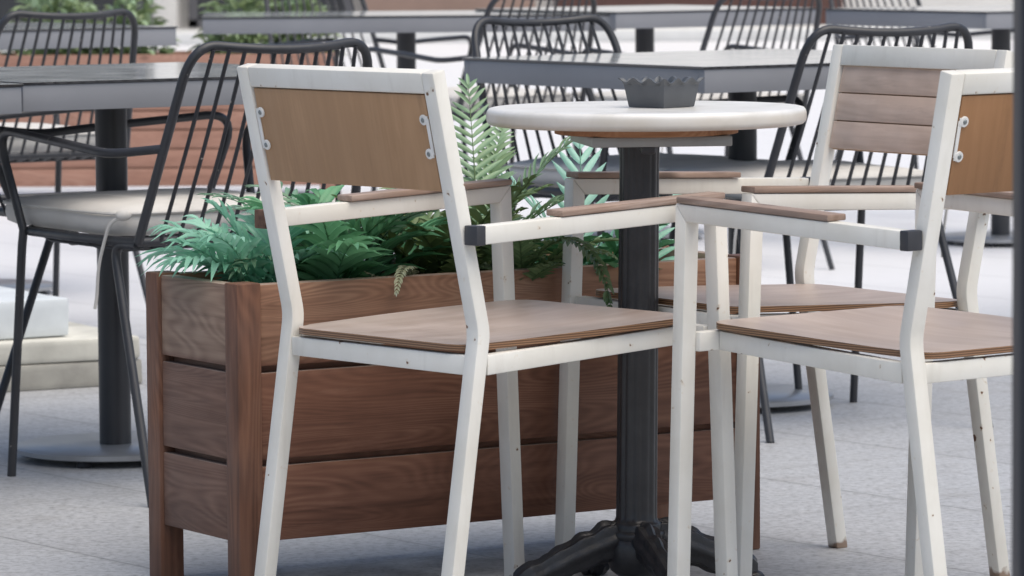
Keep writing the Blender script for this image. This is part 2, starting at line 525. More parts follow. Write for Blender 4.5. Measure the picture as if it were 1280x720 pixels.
    for i in range(N):
        bm.faces.new((top[0][i + 1], top[0][i], bot[0][i], bot[0][i + 1]))
        bm.faces.new((top[m - 1][i], top[m - 1][i + 1], bot[m - 1][i + 1], bot[m - 1][i]))
    finish('seat', bm, M['seat'], root, True, 0, auto=45)
    # back panel: ply sheet with three planks facing forward, tilted with the posts
    ang = math.atan2(-(yt - yk), zt - zk)
    rot = Matrix.Rotation(ang, 3, 'X')
    zc0, zc1 = .661, .7968
    zc = (zc0 + zc1) / 2
    yc = yk + (yt - yk) * (zc - zk) / (zt - zk)
    h = (zc1 - zc0) / math.cos(ang)
    hw = xi - .0035
    bm = bmesh.new()
    box(bm, Vector((0, 0, 0)), (2 * hw, .008, h))
    pan = finish('backrest', bm, M['ply_back_warm'] if warm else M['ply_back'], root, True, .0012)
    pan.location = (0, yc + .0065, zc); pan.rotation_euler = (ang, 0, 0)
    bm = bmesh.new()
    hh = h / 3
    for k in range(3):
        box(bm, Vector((0, 0, (k - 1) * hh)), (2 * hw, .006, hh - .0018))
    pl = finish('backrest_plank_face', bm, M['ply_front'], pan, True, .001)
    pl.location = (0, .0072, 0)
    # fixing brackets: strip with two screwed ears each side
    for s in (-1, 1):
        bm = bmesh.new()
        box(bm, Vector((s * (hw - .0015), -.0052, .0095)), (.006, .0022, .052))
        for dz in (-.015, .034):
            bmesh.ops.create_cone(bm, cap_ends=True, segments=20, radius1=.0078, radius2=.0074, depth=.0030,
                                  matrix=Matrix.Translation((s * (hw - .009), -.0057, dz)) @ Matrix.Rotation(R(90), 4, 'X'))
            box(bm, Vector((s * (hw - .005), -.0055, dz)), (.010, .0026, .011))
        br = finish('bracket', bm, M['bracket'], pan, True, .0005, 1)
        for dz in (-.015, .034):
            bm = bmesh.new()
            bmesh.ops.create_uvsphere(bm, u_segments=12, v_segments=8, radius=.0036, matrix=Matrix.Translation((s * (hw - .009), -.0072, dz)) @ Matrix.Diagonal((1, .55, 1, 1)))
            o = finish('screw', bm, M['screw'], pan, True)
    return root

WCH = [((-.1977, 6.2198), -49.45, 'white steel armchair with its bare brown ply back to the viewer, before the planter', False),
       ((.722, 6.041), 39.2, 'white steel armchair at the right with orange brown ply back, beside the dark blurred post', True),
       ((.606, 6.903), 122.45, 'white steel armchair behind the others whose grey brown plank backrest faces the round table', False)]
for (p, t, lab, warm) in WCH:
    c = make_white_chair('armchair', warm, t > 100, t < 0)
    c.location = (p[0], p[1], 0); c.rotation_euler = (0, 0, R(t))
    tag(c, lab, 'armchair', 'white armchairs around the round table')

# ------------------------------------------------------------------ black wire chair
wb, wt, le, bzt, bzs, bd, wl, bza, fs_, ff_, rf_ = .225, .185, .138, .829, .466, .43, .246, .655, .01, .02, .095
def make_wire_chair():
    root = empty('wire_chair')
    K = M['black']
    def post(s, k):  # k 0 seat .. 1 top
        return Vector((s * (wb + (wt - wb) * k), -le * k, bzs + (bzt - bzs) * k))
    # top rail path with rounded corners and a slight dip and bow in the middle
    mid = []
    for i in range(0, 9):
        u = -1 + 2 * i / 8
        x = u * (wt - .052)
        bow = 1 - u * u
        mid.append(Vector((x, -le - .022 * bow, bzt - .0095 - .008 * bow)))
    pts = [post(-1, 0), post(-1, .5), post(-1, .80)]
    def corner(s):
        A, B, C = post(s, .80), post(s, 1.0) + Vector((0, 0, -.004)), Vector((s * (wt - .052), -le, bzt - .0095))
        out = []
        for j in range(1, 8):
            t = j / 8
            out.append(A * (1 - t) ** 2 + B * 2 * t * (1 - t) + C * t * t)
        return out
    pts += corner(-1) + mid + list(reversed(corner(1))) + [post(1, .80), post(1, .5), post(1, 0)]
    bm = bmesh.new(); tube(bm, pts, .0088, 12)
    finish('back_frame', bm, K, root, True)
    # spindles
    for i in range(11):
        u = -1 + 2 * (i + .5) / 11
        u = u * .94
        bow = 1 - u * u
        top = Vector((u * (wt - .012), -le - .022 * bow, bzt - .011 - .008 * bow - (.003 if abs(u) > .8 else 0)))
        bot = Vector((u * (wb - .012), -.004 - .035 * bow * 0, bzs - .002))
        bm = bmesh.new(); tube(bm, [top, top.lerp(bot, .5) + Vector((0, -.006 * bow, 0)), bot], .0039, 7)
        finish('spindle', bm, K, root, True)
    # seat: tube hoop and wire mat
    hoop = fillet([(-wb, 0, bzs), (-wl, bd * .5, bzs), (-wl + .004, bd, bzs), (wl - .004, bd, bzs), (wl, bd * .5, bzs), (wb, 0, bzs)], {2: .06, 3: .06, 1: .02, 4: .02}, 5)
    bm = bmesh.new(); tube(bm, hoop + [Vector((0, -.004, bzs))], .0085, 10, closed=True)
    for i in range(13):
        x = -.215 + .43 * i / 12
        dip = -.016
        tube(bm, [(x * .93, 0, bzs), (x, .08, bzs + dip), (x, bd - .08, bzs + dip), (x, bd - .002, bzs)], .0034, 6)
    for y in (.10, .20, .30):
        tube(bm, [(-wl + .004, y, bzs), (-.2, y, bzs - .02), (.2, y, bzs - .02), (wl - .004, y, bzs)], .004, 6)
    finish('seat', bm, K, root, True)
    for s in (-1, 1):
        # armrest: from the post forward, curving down to the seat corner
        P0 = post(s, .47)
        arm = fillet([P0, (s * (wl + .020), .03, bza - .030), (s * (wl + .024), .20, bza - .016), (s * (wl + .022), bd + .035, bza + .001), (s * (wl + .002), bd - .03, bzs)], {1: .04, 2: .1, 3: .07}, 7)
        bm = bmesh.new(); tube(bm, arm, .0085, 10)
        finish('armrest', bm, K, root, True)
        bm = bmesh.new(); tube(bm, [(s * (wl + .002), bd - .03, bzs + .004), (s * (wl + .004), bd - .026, bzs - .03), (s * (wl + fs_), bd + ff_, 0.0)], .0085, 10)
        finish('leg', bm, K, root, True)
        leg = fillet([(s * wb, .004, bzs - .006), (s * (wb + .004), .085, bzs - .006), (s * (wl + fs_), -rf_, 0.0)], {1: .05}, 7)
        bm = bmesh.new(); tube(bm, leg, .0085, 10)
        finish('leg', bm, K, root, True)
    return root

def make_cushion():
    bm = bmesh.new()
    N = 20
    lay = []
    H = .05
    for k, (ins, z) in enumerate(((.016, .003), (.003, .010), (.0, .025), (.001, .040), (.008, .050), (.04, .056), (.12, .060))):
        ring = []
        for i in range(N * 4):
            a = 2 * math.pi * i / (N * 4)
            e = .22
            cx, sx_ = math.cos(a), math.sin(a)
            x = math.copysign(abs(cx) ** e, cx) * (.232 - ins)
            y = math.copysign(abs(sx_) ** e, sx_) * (.240 - ins)
            w = noise.noise(Vector((x * 9, y * 9, z * 4))) * .004
            ring.append(bm.verts.new((x, y, z + w)))
        lay.append(ring)
    n = N * 4
    for j in range(len(lay) - 1):
        for i in range(n):
            bm.faces.new((lay[j][i], lay[j][(i + 1) % n], lay[j + 1][(i + 1) % n], lay[j + 1][i]))
    bm.faces.new(lay[-1]); bm.faces.new(list(reversed(lay[0])))
    root = empty('seat_cushion')
    finish('cushion_pad', bm, M['fabric'], root, True, 0, auto=0)
    bm = bmesh.new()
    pr = []
    for i in range(n):
        a = 2 * math.pi * i / n
        e = .22
        cx, sx_ = math.cos(a), math.sin(a)
        pr.append((math.copysign(abs(cx) ** e, cx) * .2335, math.copysign(abs(sx_) ** e, sx_) * .2415, .044))
    tube(bm, pr, .0032, 6, closed=True)
    finish('piping', bm, M['fabric'], root, True)
    for s in (-1, 1):
        bm = bmesh.new()
        tube(bm, fillet([(s * .216, -.235, .043), (s * .222, -.262, .043), (s * .240, -.232, .03), (s * .247, -.20, -.05), (s * .245, -.19, -.105), (s * .248, -.187, -.13)], .03, 4), [.0035] * 99 if False else .0034, 6)
        # knot around the post
        bmesh.ops.create_uvsphere(bm, u_segments=10, v_segments=8, radius=.013, matrix=Matrix.Translation((s * .222, -.252, .043)) @ Matrix.Diagonal((1.2, .9, .8, 1)))
        finish('tie_cord', bm, M['fabric'], root, True)
    return root

wire_proto = make_wire_chair()
cush_proto = make_cushion()
first = [True, True]
WG = 'black wire chairs on the terrace'
def wire(x, y, t, lab, cushion=None, slide=0.0):
    c = wire_proto if first[0] else copy_tree(wire_proto)
    first[0] = False
    c.location = (x, y, 0); c.rotation_euler = (0, 0, R(t))
    tag(c, lab, 'chair', WG)
    if cushion:
        q = cush_proto if first[1] else copy_tree(cush_proto)
        first[1] = False
        f = Vector((-math.sin(R(t)), math.cos(R(t)), 0))
        q.location = Vector((x, y, bzs + .003)) + f * (.262 + slide)
        q.rotation_euler = (0, 0, R(t))
        tag(q, cushion, 'cushion', 'off white seat cushions')
wire(-.483, 7.88, 33.8, 'black wire chair just left of the planter, its back towards the viewer',
     'off white cushion with a hanging tie cord, on the black chair left of the planter', .05)
wire(.700, 8.75, 26, 'black wire chair behind the plank backed white armchair, in front of the square grey table',
     'off white cushion seen through the spindles behind the plank backed white armchair')
wire(.146, 9.50, -143.7, 'black wire chair facing the viewer behind the left half of the round white table',
     'off white cushion on the chair facing the viewer, right behind the round white table')
wire(-1.155, 10.755, 34, 'black wire chair in the top left corner behind the long grey table',
     'off white cushion on the chair in the top left corner')
wire(.028, 13.007, 34, 'distant black wire chair at top centre with its back to the viewer',
     'cushion on the distant chair at top centre')
wire(.685, 12.75, 34, 'distant black wire chair left of the top right grey table, back to viewer', 'cushion on the distant chair at top right')
wire(-.600, 14.70, -146, 'distant black wire chair facing the viewer behind the long narrow grey table')
wire(1.345, 15.2, -146, 'distant black wire chair facing the viewer, mostly hidden behind the armchairs on the right')
wire(-1.09, 8.745, -60, 'black wire chair at the far left facing right, tucked under the dark grey table')
wire(-1.375, 7.31, -92, 'black wire chair at the left edge of which only one foot shows')
wire(1.815, 11.06, 60, 'black wire chair at the right edge of which only a front leg shows')

# ------------------------------------------------------------------ square tables
def make_square_table(L=.8, Wd=.8, z=.75, pole_off=(0, 0), ap=.048):
    root = empty('cafe_table')
    bm = bmesh.new(); box(bm, (0, 0, z - .0025), (L, Wd, .005))
    finish('tabletop', bm, M['top'], root, False, .0004, 1)
    bm = bmesh.new()
    zc = z - .0055 - ap / 2
    th = .02
    box(bm, (0, -Wd / 2 + th / 2 + .003, zc), (L - .006, th, ap)); box(bm, (0, Wd / 2 - th / 2 - .003, zc), (L - .006, th, ap))
    box(bm, (-L / 2 + th / 2 + .003, 0, zc), (th, Wd - .006 - 2 * th, ap)); box(bm, (L / 2 - th / 2 - .003, 0, zc), (th, Wd - .006 - 2 * th, ap))
    box(bm, (0, 0, zc + ap / 2 - .006), (L - .05, Wd - .05, .01))
    finish('apron', bm, M['apron'], root, True, .0012)
    px, py = pole_off
    bm = bmesh.new()
    lathe(bm, [(.031, .028), (.031, z - .02)], (px, py, 0), 40)
    finish('pole', bm, M['pole'], root, True)
    bm = bmesh.new()
    lathe(bm, [(.192, .014), (.195, .016), (.195, .0245), (.192, .027), (.045, .028)], (px, py, 0), 72)
    finish('base_plate', bm, M['plate'], root, True)
    for k in range(4):
        bm = bmesh.new()
        a = R(40 + 90 * k)
        lathe(bm, [(.014, 0), (.016, .004), (.012, .0145)], (px + .165 * math.cos(a), py + .165 * math.sin(a), 0), 20)
        finish('foot_glide', bm, M['cap'], root, True)
    return root
TG = 'grey square café tables'
def place_table(t, x, y, rz, lab):
    t.location = (x, y, 0); t.rotation_euler = (0, 0, R(rz)); tag(t, lab, 'table', TG)
    return t
def cen(cx, cy, s, t):
    e1 = (-math.sin(R(t)), math.cos(R(t))); e2 = (math.cos(R(t)), math.sin(R(t)))
    return cx + s / 2 * (e1[0] + e2[0]), cy + s / 2 * (e1[1] + e2[1])
T1 = make_square_table(.8, .8, .752)
x, y = cen(-.883, 7.836, .8, 34); place_table(T1, x, y, 34, 'grey square table at the left with its round base plate showing left of the planter')
T0 = copy_tree(T1); e1 = (-math.sin(R(34)), math.cos(R(34))); e2 = (math.cos(R(34)), math.sin(R(34)))
place_table(T0, -.873 + .4 * e1[0] - .4 * e2[0], 7.77 + .4 * e1[1] - .4 * e2[1], 34, 'grey square table cut by the left edge, pushed against its neighbour')
T2 = make_square_table(.86, .86, .745, (.0, .0))
x, y = cen(.386, 8.638, .86, 34.8); place_table(T2, x, y, 34.8, 'grey square table directly behind the round white table')
T3 = make_square_table(1.30, .75, .745, (.0, 0))
place_table(T3, -.335, 13.95, 3.2, 'long narrow grey table at top centre left on one pole')
T4 = copy_tree(T1)
x, y = cen(.330, 13.58, .8, 34); place_table(T4, x, y, 34, 'grey square table far back at top centre behind the ashtray')
T5 = copy_tree(T1)
place_table(T5, -1.48, 12.17, 34, 'grey square table in the top left corner in front of the leafy planter')
T6 = copy_tree(T1)
x, y = cen(1.455, 13.258, .8, 34); place_table(T6, x, y, 34, 'grey square table in the top right corner, partly behind the dark post')

# ------------------------------------------------------------------ round bistro table
RT = empty('bistro_table', (.2076, 6.64, 0), 0)
tag(RT, 'round white stone bistro table on a black cast iron pedestal among the white armchairs', 'table')
zt_ = .7515
bm = bmesh.new()
prof = [(0, 0), (.234, zt_ - .027), (.2405, zt_ - .0255), (.2443, zt_ - .022), (.2455, zt_ - .018), (.2455, zt_ - .009), (.2443, zt_ - .0045), (.2415, zt_ - .0012), (.237, zt_), (.215, zt_)]
lathe(bm, prof[1:], (0, 0, 0), 128)
finish('tabletop', bm, M['marble'], RT, True)
bm = bmesh.new()
lathe(bm, [(.138, zt_ - .0405), (.141, zt_ - .0395), (.141, zt_ - .028), (.138, zt_ - .0272)], (0, 0, 0), 64)
finish('wood_disc', bm, M['rawwood'], RT, True)
bm = bmesh.new(); box(bm, (.006, 0, zt_ - .0485), (.215, .215, .0155), Matrix.Rotation(R(8), 3, 'Z'))
finish('top_plate', bm, M['galv'], RT, True, .002)
bm = bmesh.new(); box(bm, (0, -.045, zt_ - .060), (.022, .10, .016)); box(bm, (0, .045, zt_ - .060), (.022, .10, .016))
finish('bolt_bracket', bm, M['cap'], RT, True, .004)
tilt = Matrix.Rotation(R(-.6), 4, 'Y')
bm = bmesh.new()
flute = lambda a, z: 1 - .055 * (.5 + .5 * math.cos(14 * a)) ** 2 if .115 < z < .70 else 1
lathe(bm, [(.036, .080), (.0405, .086), (.0415, .092), (.0405, .097), (.0365, .099), (.0365, .108), (.0345, .111), (.0318, .1125), (.0302, .118), (.0300, .131), (.0296, .30), (.0292, .55), (.0288, .655), (.0288, .665), (.0295, zt_ - .056)], (0, 0, 0), 96, flute)
c_ = finish('column', bm, M['iron'], RT, True, auto=60); c_.location.x = -.019; c_.rotation_euler.y = R(.7); c_.scale = (1.07, 1.07, 1)
# four scrolled cast legs
bm = bmesh.new()
lathe(bm, [(.030, .028), (.040, .036), (.047, .055), (.046, .075), (.042, .088), (.037, .092)], (0, 0, 0), 48)
finish('hub', bm, M['iron'], RT, True).location.x = -.018
def cast_leg(ang):
    bm = bmesh.new()
    pts, rad = [], []
    n = 22
    for i in range(n + 1):
        t = i / n
        x = .030 + .165 * t
        z = .066 * (1 - t) ** 1.5 + .022 + .010 * math.sin(t * math.pi) * 1.2
        if t > .86: z -= (t - .86) * .05
        pts.append(Vector((x, 0, z)))
        rad.append(.027 - .009 * t + .0035 * abs(math.sin(t * 13)) + (.004 if .78 < t < .97 else 0) - (.007 if t == 1 else 0))
    tube(bm, pts, rad, 36)
    bm.verts.ensure_lookup_table()
    for i in range(n + 1):   # ribs along the casting, scalloped crest
        t = i / n
        for k in range(36):
            v = bm.verts[i * 36 + k]; d = v.co - pts[i]
            a = math.atan2(d.z, d.y)
            m = 1 + .10 * math.cos(8 * a) * (1 - .4 * t)
            if d.z > 0: m += .20 * (d.z / d.length) ** 2 * (abs(math.sin(t * 15)) - .45)
            v.co = pts[i] + d * m
    for v in bm.verts:       # narrow ribbed casting
        v.co.y *= .72
        if v.co.z < .0: v.co.z = .0
    # acanthus lobes along the top
    for i, t in enumerate((.12, .27, .42, .56, .70)):
        k = int(t * n); p = pts[k]
        bmesh.ops.create_uvsphere(bm, u_segments=10, v_segments=8, radius=.0115 - .001 * i,
                                  matrix=Matrix.Translation((p.x, 0, p.z + rad[k] * .80)) @ Matrix.Rotation(R(28), 4, 'Y') @ Matrix.Diagonal((1.5, .8, .38, 1)))
    # claw toes
    for s in (-1, 0, 1):
        bmesh.ops.create_uvsphere(bm, u_segments=10, v_segments=8, radius=.0125,
                                  matrix=Matrix.Translation((.196 - .004 * abs(s), s * .0135, .0125)) @ Matrix.Diagonal((1.4, .72, 1, 1)))
    o = finish('leg', bm, M['iron'], RT, True)
    o.rotation_euler = (0, 0, ang); o.location.x = -.018
for k in range(4): cast_leg(R(19 + 90 * k))

# ashtray standing on the round table: tapered square tray with a scalloped rim
AT = empty('ashtray', (.2305, 6.625, zt_ + .0005), R(47))
tag(AT, 'dark grey square ashtray with a wavy rim on the round white table', 'ashtray')
bm = bmesh.new()
def sq_ring(h, z, n=48, wave=0.0):
    out = []
    for side in range(4):
        for i in range(n):
            u = -1 + 2 * i / n
            p = [(u, -1), (1, u), (-u, 1), (-1, -u)][side]
            wv = -wave * math.cos(u * math.pi * 3) if wave else 0
            out.append(bm.verts.new((p[0] * h, p[1] * h, z + wv)))
    return out
rings = [sq_ring(.0345, .0), sq_ring(.0355, .0012), sq_ring(.0405, .0330), sq_ring(.0408, .0345, 48, .0006), sq_ring(.0432, .0375, 48, .0024), sq_ring(.0466, .0398, 48, .0034), sq_ring(.0472, .0418, 48, .0034), sq_ring(.0425, .0418, 48, .0034), sq_ring(.0402, .0390, 48, .0022), sq_ring(.0375, .0360), sq_ring(.0335, .006)]
n = len(rings[0])
for j in range(len(rings) - 1):
    for i in range(n):
        bm.faces.new((rings[j][i], rings[j][(i + 1) % n], rings[j + 1][(i + 1) % n], rings[j + 1][i]))
bm.faces.new(list(reversed(rings[0]))); bm.faces.new(rings[-1])
finish('tray', bm, M['ash'], AT, True, auto=35)

# ------------------------------------------------------------------ planters
def make_planter(L, Wd, H, hb, ps, nb, mats, gap=.0105, plinth=True):
    root = empty('wooden_planter')
    mx, ms, mz = mats
    for (x, y) in ((0, 0), (L - ps, 0), (0, Wd - ps), (L - ps, Wd - ps)):
        bm = bmesh.new(); box(bm, (x + ps / 2, y + ps / 2, H / 2 - .001), (ps, ps, H - .002))
        finish('corner_post', bm, mz, root, True, .003)
    def panel(length, mat, loc, rz, name):
        bm = bmesh.new()
        tot = H - hb
        hs = [tot / nb] * nb if nb != 3 else [tot * .31, tot * .355, tot * .335]
        z = hb
        for h in hs:
            box(bm, (length / 2, 0, z + (h - gap) / 2 + gap / 2), (length - .002, .020, h - gap))
            z += h
        box(bm, (length / 2, .012, hb + tot / 2), (length - .004, .004, tot - .01))   # backing strip seen dark in the joints
        o = finish(name, bm, mat, root, True, .0065)
        o.location = loc; o.rotation_euler = (0, 0, rz)
        return o
    panel(L - 2 * ps, mx, (ps, .016, 0), 0, 'front_panel')
    panel(L - 2 * ps, mx, (L - ps, Wd - .016, 0), R(180), 'back_panel')
    panel(Wd - 2 * ps, ms, (.016, Wd - ps, 0), R(-90), 'side_panel')
    panel(Wd - 2 * ps, ms, (L - .016, ps, 0), R(90), 'side_panel')
    # rim boards on top of the walls
    bm = bmesh.new()
    box(bm, (L / 2, Wd / 2, H - .085), (L - .062, Wd - .062, .02))
    finish('soil_bed', bm, M['soil'], root, False)
    bm = bmesh.new(); box(bm, (L / 2, Wd / 2, hb + .012), (L - .062, Wd - .062, .016))
    finish('bottom_board', bm, mx, root, True, .002)
    return root
PYAW = 32.06
P1 = make_planter(.976, .305, .490, .083, .042, 3, (M['wood_x'], M['wood_side'], M['wood_z']))
P1.location = (-.419, 6.575, 0); P1.rotation_euler = (0, 0, R(PYAW))
tag(P1, 'brown stained wooden planter box full of artificial ferns behind the front white armchair', 'planter')
P2 = make_planter(1.75, .45, .55, .05, .06, 7, (M['redwood'], M['redwood'], M['redwood']), .005)
P2.location = (-2.41, 16.27, 0); P2.rotation_euler = (0, 0, 0)
tag(P2, 'red brown slatted wooden planter in the background behind the left tables', 'planter')

# ------------------------------------------------------------------ foliage
def shade_attr(me, vals):
    at = me.attributes.new('shade', 'FLOAT', 'FACE')
    at.data.foreach_set('value', vals)

class Leafy:
    def __init__(s): s.v = []; s.f = []; s.c = []
    def leaflet(s, base, d, nrm, ln, w, shade, droop=.15, curl=.0, n=4):
        d = d.normalized(); side = d.cross(nrm).normalized(); nrm = side.cross(d).normalized()
        i0 = len(s.v)
        for k in range(n + 1):
            t = k / n
            p = base + d * ln * t - Vector((0, 0, 1)) * droop * ln * t * t + nrm * curl * ln * math.sin(t * math.pi)
            ww = w * (math.sin(math.pi * min(1, t * .86 + .14)) ** .8)
            fold = nrm * ww * .35
            s.v += [p - side * ww * .5 + fold, p.copy(), p + side * ww * .5 + fold]
        for k in range(n):
            a = i0 + k * 3
            s.f += [(a, a + 1, a + 4, a + 3), (a + 1, a + 2, a + 5, a + 4)]
            s.c += [shade, max(0, shade - .12)]
    def stem(s, pts, r, shade):
        n = len(pts); i0 = len(s.v)
        for i, p in enumerate(pts):
            d = (pts[min(n - 1, i + 1)] - pts[max(0, i - 1)]).normalized()
            a = d.cross(Vector((.3, .2, 1))).normalized(); b = a.cross(d)
            rr = r * (1 - .75 * i / n)
            for k in range(3):
                an = 2 * math.pi * k / 3
                s.v.append(p + a * rr * math.cos(an) + b * rr * math.sin(an))
        for i in range(n - 1):
            for k in range(3):
                q = i0 + i * 3
                s.f.append((q + k, q + (k + 1) % 3, q + 3 + (k + 1) % 3, q + 3 + k)); s.c.append(shade)
    def frond(s, base, az, el, ln, arch, npair, lw, lfrac, rnd, shade0=.5, twist=0, wide=.5, droop=.15, ang=62):
        """arched rachis with paired leaflets"""
        d = Vector((math.cos(az) * math.cos(el), math.sin(az) * math.cos(el), math.sin(el)))
        p = base.copy(); pts = [p.copy()]; N = max(8, npair)
        step = ln / N
        for i in range(N):
            e = el - arch * ((i + 1) / N) ** 1.25
            d = Vector((math.cos(az) * math.cos(e), math.sin(az) * math.cos(e), math.sin(e)))
            p = p + d * step
            pts.append(p.copy())
        s.stem(pts, .0022, shade0 * .5)
        horiz = Vector((-math.sin(az), math.cos(az), 0))
        for i in range(npair):
            t = (i + .6) / npair
            k = min(N - 1, int(t * N)); q = pts[k].lerp(pts[k + 1], t * N - k)
            dd = (pts[k + 1] - pts[k]).normalized()
            nrm = horiz.cross(dd).normalized()
            if nrm.z < 0 and abs(dd.z) < .9: nrm = -nrm
            prof = math.sin(math.pi * (t * .82 + .12)) ** .7
            L = ln * lfrac * prof
            for sd in (-1, 1):
                a = R(ang - 22 * t) * sd
                ld = dd * math.cos(a) + horiz * math.sin(a) + nrm * rnd.uniform(.05, .3)
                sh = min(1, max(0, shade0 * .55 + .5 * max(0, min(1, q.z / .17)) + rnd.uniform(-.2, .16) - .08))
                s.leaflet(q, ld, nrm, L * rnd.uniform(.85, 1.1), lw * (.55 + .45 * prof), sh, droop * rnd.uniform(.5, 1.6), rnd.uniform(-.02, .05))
        s.leaflet(pts[-1], dd, nrm, ln * lfrac * .35, lw * .7, shade0, droop)
    def build(s, name, mat, parent=None):
        me = bpy.data.meshes.new(name)
        me.from_pydata([tuple(v) for v in s.v], [], s.f)
        shade_attr(me, s.c)
        me.materials.append(mat)
        me.polygons.foreach_set('use_smooth', [True] * len(me.polygons))
        o = bpy.data.objects.new(name, me); col.objects.link(o)
        if parent: o.parent = parent
        return o

pl, pw = Vector((math.cos(R(PYAW)), math.sin(R(PYAW)), 0)), Vector((-math.sin(R(PYAW)), math.cos(R(PYAW)), 0))
def in_planter(u, w, z=.415):
    p = Vector((-.419, 6.575, 0)) + pl * u + pw * w
    return Vector((p.x, p.y, z))
def plant(name, base, mat, label, seed, fronds, cat='plant', group='artificial plants in the wooden planter'):
    rnd = random.Random(seed)
    L = Leafy()
    for f in fronds:
        b = Vector((rnd.uniform(-.012, .012), rnd.uniform(-.012, .012), 0))
        L.frond(b, f['az'], f['el'], f['ln'], f['arch'], f['np'], f['lw'], f['lf'], rnd, f.get('sh', .5), 0, .5, f.get('dr', .15), f.get('ang', 62))
    o = L.build(name, mat)
    o.location = base
    return tag(o, label, cat, group)
def ring(seed, n, el, ln, arch, np, lw, lf, az0=0, az1=360, sh=(.2, .8), dr=.15, ang=62):
    r = random.Random(seed); out = []
    for i in range(n):
        out.append(dict(az=R(az0 + (az1 - az0) * (i + r.uniform(.15, .85)) / n), el=R(r.uniform(*el)), ln=r.uniform(*ln), arch=R(r.uniform(*arch)),
                        np=np, lw=lw, lf=lf, sh=r.uniform(*sh), dr=dr, ang=ang))
    return out
def fr(az, el, ln, arch, np, lw, lf, sh=.5, dr=.2, ang=55):
    return dict(az=R(az), el=R(el), ln=ln, arch=R(arch), np=np, lw=lw, lf=lf, sh=sh, dr=dr, ang=ang)
# mint palm at the left end, leaning out over the box corner
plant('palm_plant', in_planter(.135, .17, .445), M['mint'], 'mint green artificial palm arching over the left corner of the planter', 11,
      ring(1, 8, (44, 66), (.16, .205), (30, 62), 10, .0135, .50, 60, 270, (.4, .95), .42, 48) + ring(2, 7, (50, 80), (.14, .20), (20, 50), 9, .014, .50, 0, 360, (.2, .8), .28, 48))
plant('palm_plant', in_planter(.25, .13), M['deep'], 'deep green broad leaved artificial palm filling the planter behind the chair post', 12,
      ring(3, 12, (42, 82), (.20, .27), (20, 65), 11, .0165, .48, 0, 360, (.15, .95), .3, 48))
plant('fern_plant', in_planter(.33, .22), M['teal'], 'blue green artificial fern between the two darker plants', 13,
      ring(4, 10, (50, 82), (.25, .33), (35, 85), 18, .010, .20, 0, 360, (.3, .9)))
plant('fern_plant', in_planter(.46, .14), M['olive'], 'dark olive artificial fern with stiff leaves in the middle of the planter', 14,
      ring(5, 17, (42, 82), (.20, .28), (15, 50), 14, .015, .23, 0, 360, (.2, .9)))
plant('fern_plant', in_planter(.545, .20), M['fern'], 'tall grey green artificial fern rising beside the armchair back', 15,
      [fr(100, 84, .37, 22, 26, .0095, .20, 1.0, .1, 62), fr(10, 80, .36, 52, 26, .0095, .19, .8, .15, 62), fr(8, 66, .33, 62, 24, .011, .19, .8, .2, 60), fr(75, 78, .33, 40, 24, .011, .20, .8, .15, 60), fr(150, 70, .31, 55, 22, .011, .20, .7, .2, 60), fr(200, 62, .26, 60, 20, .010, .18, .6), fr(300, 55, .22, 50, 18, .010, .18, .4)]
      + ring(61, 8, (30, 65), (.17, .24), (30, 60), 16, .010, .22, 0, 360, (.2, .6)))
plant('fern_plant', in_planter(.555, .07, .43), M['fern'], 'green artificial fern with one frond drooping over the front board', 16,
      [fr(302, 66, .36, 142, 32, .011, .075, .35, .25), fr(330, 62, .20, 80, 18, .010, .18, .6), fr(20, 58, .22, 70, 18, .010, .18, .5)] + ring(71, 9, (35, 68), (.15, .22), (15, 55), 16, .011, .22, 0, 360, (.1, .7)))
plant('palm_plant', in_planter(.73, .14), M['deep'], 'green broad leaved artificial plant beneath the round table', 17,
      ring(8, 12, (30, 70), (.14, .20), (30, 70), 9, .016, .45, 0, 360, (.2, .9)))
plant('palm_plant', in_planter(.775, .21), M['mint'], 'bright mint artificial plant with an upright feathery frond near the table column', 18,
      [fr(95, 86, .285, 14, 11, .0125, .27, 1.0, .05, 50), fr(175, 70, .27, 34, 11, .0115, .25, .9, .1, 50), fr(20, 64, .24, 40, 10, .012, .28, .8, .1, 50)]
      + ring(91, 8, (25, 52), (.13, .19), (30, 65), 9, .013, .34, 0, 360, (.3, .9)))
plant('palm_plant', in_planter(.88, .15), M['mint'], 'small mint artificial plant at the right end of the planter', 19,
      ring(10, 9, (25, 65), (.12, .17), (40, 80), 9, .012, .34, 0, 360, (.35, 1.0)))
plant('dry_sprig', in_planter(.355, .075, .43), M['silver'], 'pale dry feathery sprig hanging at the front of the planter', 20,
      [fr(258, 72, .19, 128, 28, .0050, .10, .8, .3), fr(120, 60, .16, 60, 20, .0045, .12, .6, .3), fr(190, 62, .13, 70, 16, .0045, .12, .7, .3), fr(20, 40, .12, 60, 16, .0045, .12, .6, .3)])

